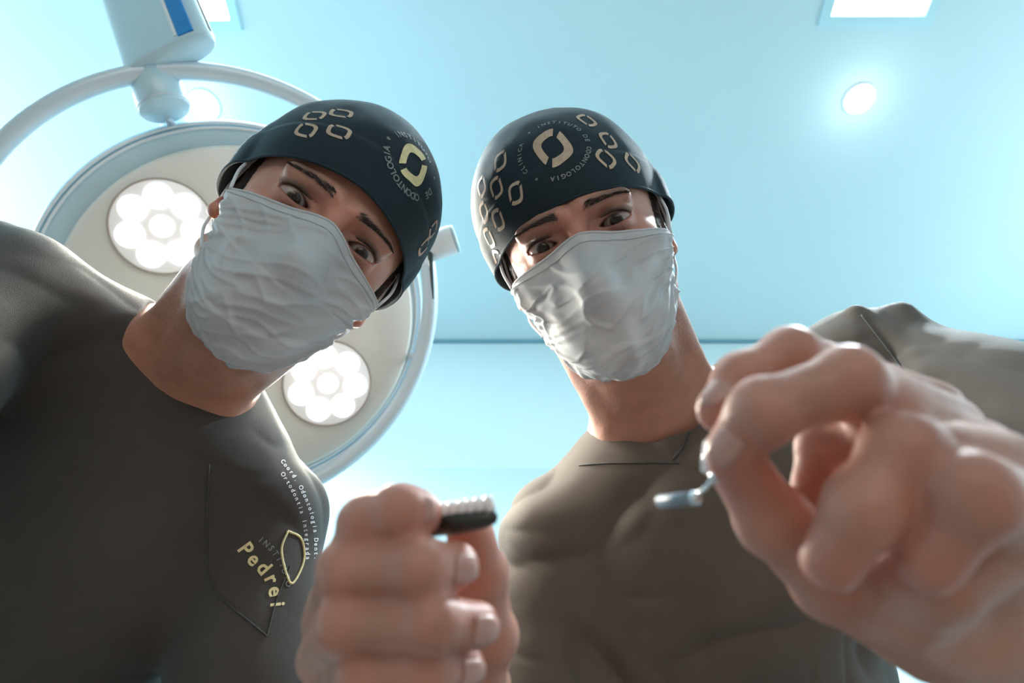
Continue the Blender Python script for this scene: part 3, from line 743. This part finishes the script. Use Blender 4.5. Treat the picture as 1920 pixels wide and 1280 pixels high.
def nail(root, tip, dip, normal, wd=.0052, ln_=.0052, r=.0085):
    tip, dip, normal = map(lambda a: np.array(a, float), (tip, dip, normal)); d = tip - dip; d /= np.linalg.norm(d)
    n = normal - d * np.dot(normal, d); n /= np.linalg.norm(n); s = np.cross(d, n); vs = []; NU, NV = 9, 9
    for j in range(NV):
        for i in range(NU):
            a = (i / (NU - 1) * 2 - 1); b = (j / (NV - 1) * 2 - 1); sx = math.sqrt(max(0, 1 - .55 * b * b)) if b > 0 else 1 - .12 * b * b
            ang = a * .6 * sx; vs.append(tip + d * (b * ln_ - .001) + (math.sin(ang) * s + math.cos(ang) * n) * (r + .0004 - (.0012 * b * b if b > 0 else 0)))
    F_ = [(j * NU + i, j * NU + i + 1, (j + 1) * NU + i + 1, (j + 1) * NU + i) for j in range(NV - 1) for i in range(NU - 1)]
    o = mkmesh('fingernail', W(np.array(vs)), F_, M['nail'], root); sm = o.modifiers.new('s', 'SOLIDIFY'); sm.thickness = .0008; sm.offset = 0
ZV = np.array([0, 0, 1.])

# ------------------------------------------------------------------ right-hand clinician
pelR = W(P(1450, 1700, .64)); feetR = [(pelR[0] - .12, pelR[1] + .02, 0), (pelR[0] + .13, pelR[1] + .02, 0)]
personR = thing('person', 'person in dark scrubs and upright patterned cap reaching both hands forward, light mask', 'person', (pelR[0], pelR[1], 0))
nbR = P(1235, 800, .675); sR1, sR2 = P(1042, 1005, .66), P(1635, 690, .685)
# image-left hand (palm side towards himself, fist holding a dark instrument)
h1 = dict(chains=[
    ([P(628, 1120, .262), P(688, 985, .218), P(752, 962, .213), P(785, 962, .215)], [.0100, .0088, .0083, .0078]),
    ([P(612, 1165, .262), P(652, 1068, .213), P(790, 1066, .203), P(852, 1062, .212)], [.0100, .0088, .0084, .0078]),
    ([P(602, 1235, .258), P(650, 1172, .208), P(812, 1168, .198), P(892, 1172, .208)], [.0098, .0085, .0080, .0074]),
    ([P(606, 1320, .252), P(682, 1262, .208), P(800, 1258, .202), P(868, 1250, .212)], [.0090, .0078, .0074, .0068]),
    ([P(880, 1330, .262), P(912, 1190, .254), P(898, 1075, .244), P(882, 1002, .236)], [.0125, .0112, .0102, .0088])],
    palm=[([P(640, 1140, .272), P(740, 1400, .285)], [.010, .018]), ([P(625, 1230, .270), P(760, 1420, .285)], [.012, .018]), ([P(640, 1320, .268), P(780, 1440, .285)], [.012, .018]), ([P(890, 1280, .268), P(800, 1430, .285)], [.014, .020]), ([P(700, 1180, .275), P(860, 1300, .275)], [.011, .014]), ([P(790, 1420, .285), P(800, 1560, .31)], [.026, .027])],
    arm=([P(800, 1540, .305), P(870, 1900, .40), P(940, 1780, .52)], [.027, .040, .045]))
h2 = dict(chains=[
    ([P(1752, 765, .235), P(1482, 668, .222), P(1392, 712, .218), P(1352, 768, .213)], [.0100, .0092, .0086, .0078]),
    ([P(1775, 800, .215), P(1590, 718, .192), P(1432, 772, .189), P(1372, 848, .193)], [.0105, .0098, .0092, .0080]),
    ([P(1835, 850, .200), P(1668, 806, .196), P(1540, 838, .214), P(1514, 928, .212)], [.0105, .0096, .0068, .0058]),
    ([P(1868, 880, .190), P(1692, 846, .178), P(1618, 955, .174), P(1560, 1050, .176)], [.0115, .0098, .0096, .0084]),
    ([P(1890, 955, .182), P(1818, 930, .167), P(1742, 1050, .171)], [.0120, .0108, .0085]),
    ([P(1745, 1180, .215), P(1560, 1085, .210), P(1450, 975, .203), P(1392, 885, .197)], [.0170, .0125, .0108, .0090])],
    palm=[([P(1775, 810, .225), P(1960, 1120, .24)], [.012, .02]), ([P(1860, 905, .195), P(1990, 1160, .235)], [.014, .022]), ([P(1700, 1130, .20), P(1900, 1210, .225)], [.015, .022]), ([P(1850, 1000, .19), P(1760, 1080, .182)], [.015, .0125]), ([P(1790, 930, .215), P(1800, 1120, .215)], [.016, .018]), ([P(1960, 1140, .235), P(2150, 1260, .265)], [.028, .028])],
    arm=([P(2120, 1245, .26), P(2250, 1150, .42), P(2080, 1000, .50)], [.028, .042, .046]))
cfgR = dict(hands=[h1, h2], iris=(.016, .009, .006), gaze=np.array([.02, -.01, 0.]), mask_a=63,
    mask_top=lambda u: np.radians(26 - 12 * np.abs(u) ** 1.2 + 2.5 * np.clip(-u, 0, 1)), mask_bot=lambda u: np.radians(-77 + 36 * np.abs(u) ** 2.2),
    cap_tilt=22, puff=((-.030, .052, -.040), (.062, .072, .085)),
    brim=lambda fr, sd: np.radians(105 + 6 * fr + 1 * np.abs(sd) - 2 * sd),
    prints=[(EMB_BIG, 1036, 276, 22, M['gold']), (RING, 1036, 276, 0, M['dim'])] + [(EMB_S, a, b, c, M['gold']) for a, b, c in
            ((1140, 263, 20), (1136, 297, 40), (1186, 305, 50), (1100, 226, 40), (938, 302, -10), (931, 352, 0), (967, 362, -10), (934, 412, 0), (908, 398, 0), (917, 446, 5), (903, 350, 0), (935, 485, 0), (948, 520, 0))])
make_person(HR, 'R', personR, nbR, [sR1, sR2], cfgR)
AR = Rz(22)
def gR(p):
    s = ell(p, P(1350, 1010, .665), (.185, .17, .118), AR)
    s = smin(s, ell(p, P(1350, 1330, .655), (.178, .24, .125), Rz(8)), .05)
    s = smin(s, ell(p, P(1430, 1660, .64), (.19, .17, .13), Rz(4)), .05)
    s = smin(s, cap(p, nbR + np.array([0, -.02, .0]), sR1 * .9 + nbR * .1, .058, .056), .04)
    s = smin(s, cap(p, nbR + np.array([.02, -.02, .0]), sR2 * .9 + nbR * .1, .056, .062), .04)
    # sleeves
    s = smin(s, cap(p, sR1, P(1010, 1560, .56), .058, .062), .025)
    s = smin(s, cap(p, sR2, P(2010, 880, .52), .066, .088), .03)
    # shoulder fold and yoke ridges
    s = smin(s, cap(p, P(1605, 588, .665), P(1760, 790, .60), .010, .006), .012)
    s = smax(s, -cap(p, P(1622, 590, .635), P(1690, 690, .585), .004, .003), .012)
    s = smin(s, cap(p, P(1690, 590, .66), P(1860, 800, .58), .016, .02), .02)
    s = s + wrinkle(p, 3.1, np.diag([9, 14, 9.]) @ Rz(-20)[:3, :3].T, .0065) + wrinkle(p, 5.7, np.diag([18, 30, 18.]) @ Rz(15).T, .0016)
    # creases across the chest
    for a, b, r in (((1195, 1035, .55), (1290, 1010, .55), .0016), ((1140, 1090, .548), (1250, 1060, .548), .0014), ((1040, 1040, .575), (1120, 1080, .56), .0016)):
        s = smax(s, -cap(p, P(*a) + ZV * .004, P(*b) + ZV * .004, .004, .002), .010)
    # neck opening
    hd = HR.c(np.array([0, -.05, .0])); s = smax(s, -cap(p, nbR + np.array([-.006, .030, .020]), hd, .064, .064), .006)
    return s
oR, clR = garment(gR, np.minimum(P(900, 1900, .66), sR1) - .12, np.array([.56, .12, -.40]), .0036, personR)
# flat printed seams follow the cloth: neck band line, yoke line, shoulder strap line, fold line
def seam(cl, pts, parent, r=.0011, name='seam', m=None, off=.0006):
    out = []
    for q in pts:
        d = W(P(q[0], q[1], 1.)) - CAM; d /= np.linalg.norm(d); h = cl.b.ray_cast(Vector(CAM), Vector(d), 3)
        if h[0] is not None: out.append(np.array(h[0]) - d * off)
    if len(out) > 2:
        v, f = tube(out, r, 6); return mkmesh(name, v, f, m or M['seam'], parent)
def line2(pts, n=40): 
    s = spline([np.array([a, b, 0.]) for a, b in pts], n); return s[:, :2]
seam(clR, line2([(1085, 872), (1150, 868), (1275, 868)]), oR, .0007)
seam(clR, line2([(1300, 780), (1285, 830), (1262, 862)]), oR, .0012)
seam(clR, line2([(1615, 590), (1690, 690), (1760, 800)]), oR, .0010)
trousers_shoes(personR, pelR - np.array([0, 0, .03]), feetR)
for (c, i, nrm_, wd) in ((h2['chains'][0], 0, (-.75, .25, .6), 1), (h2['chains'][1], 0, (-.6, .3, .8), 1), (h1['chains'][1], 0, (.2, .25, 1), 1), (h1['chains'][2], 0, (.2, .25, 1), 1), (h1['chains'][3], 0, (.2, .2, 1), 1), (h1['chains'][0], 0, (0, .5, 1), 1)):
    pts, rs = c; nail(personR, pts[-1], pts[-2], nrm_, r=rs[-1])

# ------------------------------------------------------------------ left-hand clinician
pelL = W(P(-380, 1420, .60)); feetL = [(pelL[0] - .12, pelL[1] + .02, 0), (pelL[0] + .13, pelL[1] + .03, 0)]
personL = thing('person', 'person leaning in sideways under the surgical lamp, head tilted, dark scrubs with gold chest lettering', 'person', (pelL[0], pelL[1], 0))
nbL = P(345, 700, .645); sL1, sL2 = P(-40, 560, .53), P(500, 985, .63)
def relaxed_hand(shoulder_end, elbow, wrist, d, palm_n, thumb):     # world frame in, camera frame out
    d = np.array(d, float); d /= np.linalg.norm(d); n = np.array(palm_n, float); n -= d * np.dot(n, d); n /= np.linalg.norm(n); t = np.cross(n, d) * thumb; w0 = np.array(wrist, float)
    chains = []; palm = []
    for k, (L, r_, a0) in enumerate(((.072, .0085, .35), (.080, .0088, .42), (.074, .0083, .50), (.058, .0073, .58))):
        b = w0 + d * (.088 - .004 * abs(k - 1)) + t * (.030 - .020 * k); pts = [b]; ang = a0
        for f_ in (.46, .30, .24):
            pts.append(pts[-1] + (d * math.cos(ang) + n * math.sin(ang)) * L * f_); ang += .45
        chains.append(([fromW(q) for q in pts], [r_ * 1.12, r_, r_ * .94, r_ * .85])); palm.append(([fromW(w0 + t * (.010 - .007 * k)), fromW(b)], [.019, .012]))
    q = [w0 + t * .018 + d * .015, w0 + t * .040 + d * .050 + n * .012, w0 + t * .052 + d * .080 + n * .020, w0 + t * .052 + d * .104 + n * .030]
    chains.append(([fromW(x) for x in q], [.016, .0115, .0100, .0085])); palm.append(([fromW(w0 - d * .03), fromW(w0 + d * .01)], [.025, .024]))
    return dict(chains=chains, palm=palm, arm=([fromW(w0 - d * .02), fromW(elbow), fromW(shoulder_end)], [.026, .040, .040]))
eL1, eL2 = W(P(-330, 760, .40)), W(P(430, 1500, .53))
hL = [relaxed_hand(eL1 * .8 + W(sL1) * .2, eL1, (-.41, .11, 1.03), (.35, -.7, -.35), (.2, .2, -1), 1),
      relaxed_hand(eL2 * .8 + W(sL2) * .2, eL2, (-.31, .43, .93), (-.1, -1, -.15), (0, .1, -1), -1)]
cfgL = dict(hands=hL, iris=(.024, .014, .009), gaze=np.array([.02, -.02, 0.]), mask_a=56,
    mask_top=lambda u: np.radians(26 - 12 * np.abs(u) ** 1.2), mask_bot=lambda u: np.radians(-76 + 36 * np.abs(u) ** 2.2),
    cap_tilt=24, puff=((.0, .045, -.030), (.078, .086, .098)),
    brim=lambda fr, sd: np.radians(103 + 5 * fr + 1.5 * np.abs(sd) - 4 * np.minimum(sd, 0)),
    prints=[(EMB_BIG, 776, 308, 22, M['yellow']), (RING2, 776, 308, 60, M['dim'])] + [(EMB_S, a, b, c, M['gold']) for a, b, c in
            ((590, 217, 95), (574, 244, 95), (640, 213, 100), (636, 246, 100), (795, 462, 0), (812, 430, 0))])
make_person(HL, 'L', personL, nbL, [sL1, sL2], cfgL)
AL = Rz(-48)
def gL(p):
    s = ell(p, P(190, 900, .640), (.185, .17, .120), AL)
    s = smin(s, ell(p, P(-40, 1150, .60), (.18, .22, .125), Rz(-50)), .05)
    s = smin(s, ell(p, P(-330, 1390, .60), (.18, .17, .13), Rz(-50)), .05)
    s = smin(s, cap(p, nbL + np.array([-.01, -.01, .0]), sL1 * .9 + nbL * .1, .060, .066), .04)
    s = smin(s, cap(p, nbL + np.array([.0, -.03, .0]), sL2 * .9 + nbL * .1, .058, .062), .04)
    s = smin(s, cap(p, sL1, P(-330, 760, .40), .066, .08), .03)
    s = smin(s, cap(p, sL2, P(430, 1500, .53), .062, .070), .025)
    s = s + wrinkle(p, 8.7, np.diag([8, 12, 8.]) @ Rz(40).T, .0045) + wrinkle(p, 2.7, np.diag([16, 28, 16.]) @ Rz(-30).T, .0012)
    hd = HL.c(np.array([0, -.05, .0])); s = smax(s, -cap(p, nbL + np.array([.030, .034, .016]), hd, .060, .062), .006)
    return s
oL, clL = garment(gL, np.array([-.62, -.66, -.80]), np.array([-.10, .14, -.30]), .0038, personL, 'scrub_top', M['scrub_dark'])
seam(clL, line2([(392, 870), (388, 1000), (400, 1100), (500, 1192)]), oL, .0009)
seam(clL, line2([(500, 1192), (520, 1120), (545, 1060)]), oL, .0007)
def chest_text(s, px, py, dd, rot, size, m, bold=.01):
    o = W(P(px, py, dd)); N = -cF * .97 + cR * .1; N /= np.linalg.norm(N); U = cR - N * np.dot(cR, N); U /= np.linalg.norm(U); Vv = np.cross(N, U)
    v, f = text_mesh(s, size, bold); v = rot2(v, rot); decal('lettering', (v, f), clL, o, U, Vv, N, m, oL, .0006, .25)
def path_text(st, path, px_size, m, name, tilt=0, bold=.01):
    sp_ = line2(path, 400); sg = np.r_[0, np.cumsum(np.linalg.norm(np.diff(sp_, axis=0), axis=1))]; step = sg[-1] / len(st); out = []
    for i, ch in enumerate(st):
        if ch == ' ': continue
        t_ = (i + .5) * step; k = min(np.searchsorted(sg, t_), 398); p_ = sp_[k]; dv = sp_[min(k + 3, 399)] - sp_[max(k - 3, 0)]; ang = math.degrees(math.atan2(-dv[1], dv[0])) + tilt
        dd = .56; o = W(P(p_[0], p_[1], dd)); N = CAM - o; N /= np.linalg.norm(N); U = cR - N * np.dot(cR, N); U /= np.linalg.norm(U); Vv = np.cross(N, U)
        v, f = text_mesh(ch, px_size * dd / FPX * 1.35, bold, 1); v = rot2(v, ang); ww, ok = clL.put(v, o, U, Vv, N, .0006, .3)
        f = [q for q in f if all(ok[x] for x in q)]
        if f: out.append((ww, f))
    return out
for v, f in path_text('Pedrei', [(452, 1020), (474, 1046), (499, 1070), (514, 1098), (521, 1145)], 27, M['yellow'], 'lettering', 0, .025): mkmesh('letter', v, f, M['yellow'], oL)
def small_print(*a):
    g = path_text(*a)
    if g: o_ = mkmesh(a[4], *merge(g), a[3], oL); o_['kind'] = 'stuff'
small_print('INSTITUTO', [(484, 1008), (508, 1028), (528, 1058), (542, 1100)], 11, M['dim'], 'small_lettering')
small_print('Coord. Odontologia Dent.', [(527, 862), (553, 896), (577, 943), (590, 993), (592, 1050)], 8.5, M['print_white'], 'small_lettering')
small_print('Ortodontia Integrada', [(528, 886), (548, 918), (564, 955), (574, 1000), (577, 1050)], 8.5, M['print_white'], 'small_lettering')
ovl = [(540, 995), (565, 1010), (570, 1050), (550, 1092), (538, 1078), (528, 1030), (540, 995)]
seam(clL, line2(ovl, 60), oL, .0011, 'logo_outline', M['yellow'])
trousers_shoes(personL, pelL - np.array([0, 0, .03]), feetL)

# ------------------------------------------------------------------ held instruments
def wp(px, py, d): return W(P(px, py, d))
t = thing('dental_instrument', 'dark metal dental tool with row of bright white teeth pinched in the fist', 'instrument', tuple(wp(865, 985, .222)))
a, b = wp(790, 990, .224), wp(932, 968, .216)
d_ = (b - a) / np.linalg.norm(b - a); up_ = cU - d_ * np.dot(cU, d_); up_ /= np.linalg.norm(up_); ot = np.cross(d_, up_)
secs = []; L = np.linalg.norm(b - a)
for s_, h_, w_ in ((0, .0020, .003), (.06, .0034, .0042), (.5, .0040, .0045), (.85, .0032, .0040), (.97, .0022, .0026), (1, .0008, .001)):
    secs.append([a + d_ * L * s_ + up_ * h_ * math.sin(q) + ot * w_ * math.cos(q) for q in np.linspace(0, 2 * math.pi, 17)[:-1]])
V = np.array(sum(secs, [])); F_ = [(i * 16 + k, i * 16 + (k + 1) % 16, (i + 1) * 16 + (k + 1) % 16, (i + 1) * 16 + k) for i in range(5) for k in range(16)] + [tuple(range(16)), tuple(80 + k for k in range(16))[::-1]]
mkmesh('tool_body', V, F_, M['darkmetal'], t)
for k in range(7):
    c = a + d_ * L * (.24 + .115 * k) + up_ * .0042; u1, v1, n1 = d_, ot, up_
    mkmesh('ridge', *lathe([(.0019, -.002), (.0021, .0), (.0019, .0022), (.0009, .0032), (.0001, .0034)], c, u1, v1, n1, 14), M['tooth'], t)
t = thing('dental_probe', 'small silver dental probe with two ball ends pinched between finger and thumb', 'instrument', tuple(wp(1330, 895, .2)))
mkmesh('shaft', *tube([wp(1400, 900, .205), wp(1345, 893, .196)], [.0016, .0018], 16), M['steel'], t)
mkmesh('shaft', *tube([wp(1238, 940, .215), wp(1300, 934, .2)], [.0022, .0022], 16), mat('matte_steel', (.20, .26, .31), .5, .2, var=(40, .06)), t)
mkmesh('link', *tube([wp(1300, 934, .2), wp(1322, 915, .198), wp(1342, 893, .196)], .0007, 10), M['steel'], t)
mkmesh('barrel', *tube([wp(1330, 880, .205), wp(1337, 835, .212)], [.0028, .0034], 16), M['tooth'], t)
def ball(name, c, r, m, p):
    mkmesh(name, *lathe([(max(r * math.sin(a), 1e-5), r * math.cos(a)) for a in np.linspace(math.pi, 0, 15)], c, np.array([1., 0, 0]), np.array([0, 1., 0]), np.array([0, 0, 1.]), 20), m, p)
ball('ball_tip', wp(1343, 893, .196), .0022, M['steel'], t)
ball('ball_tip', wp(1302, 934, .200), .0023, M['steel'], t)
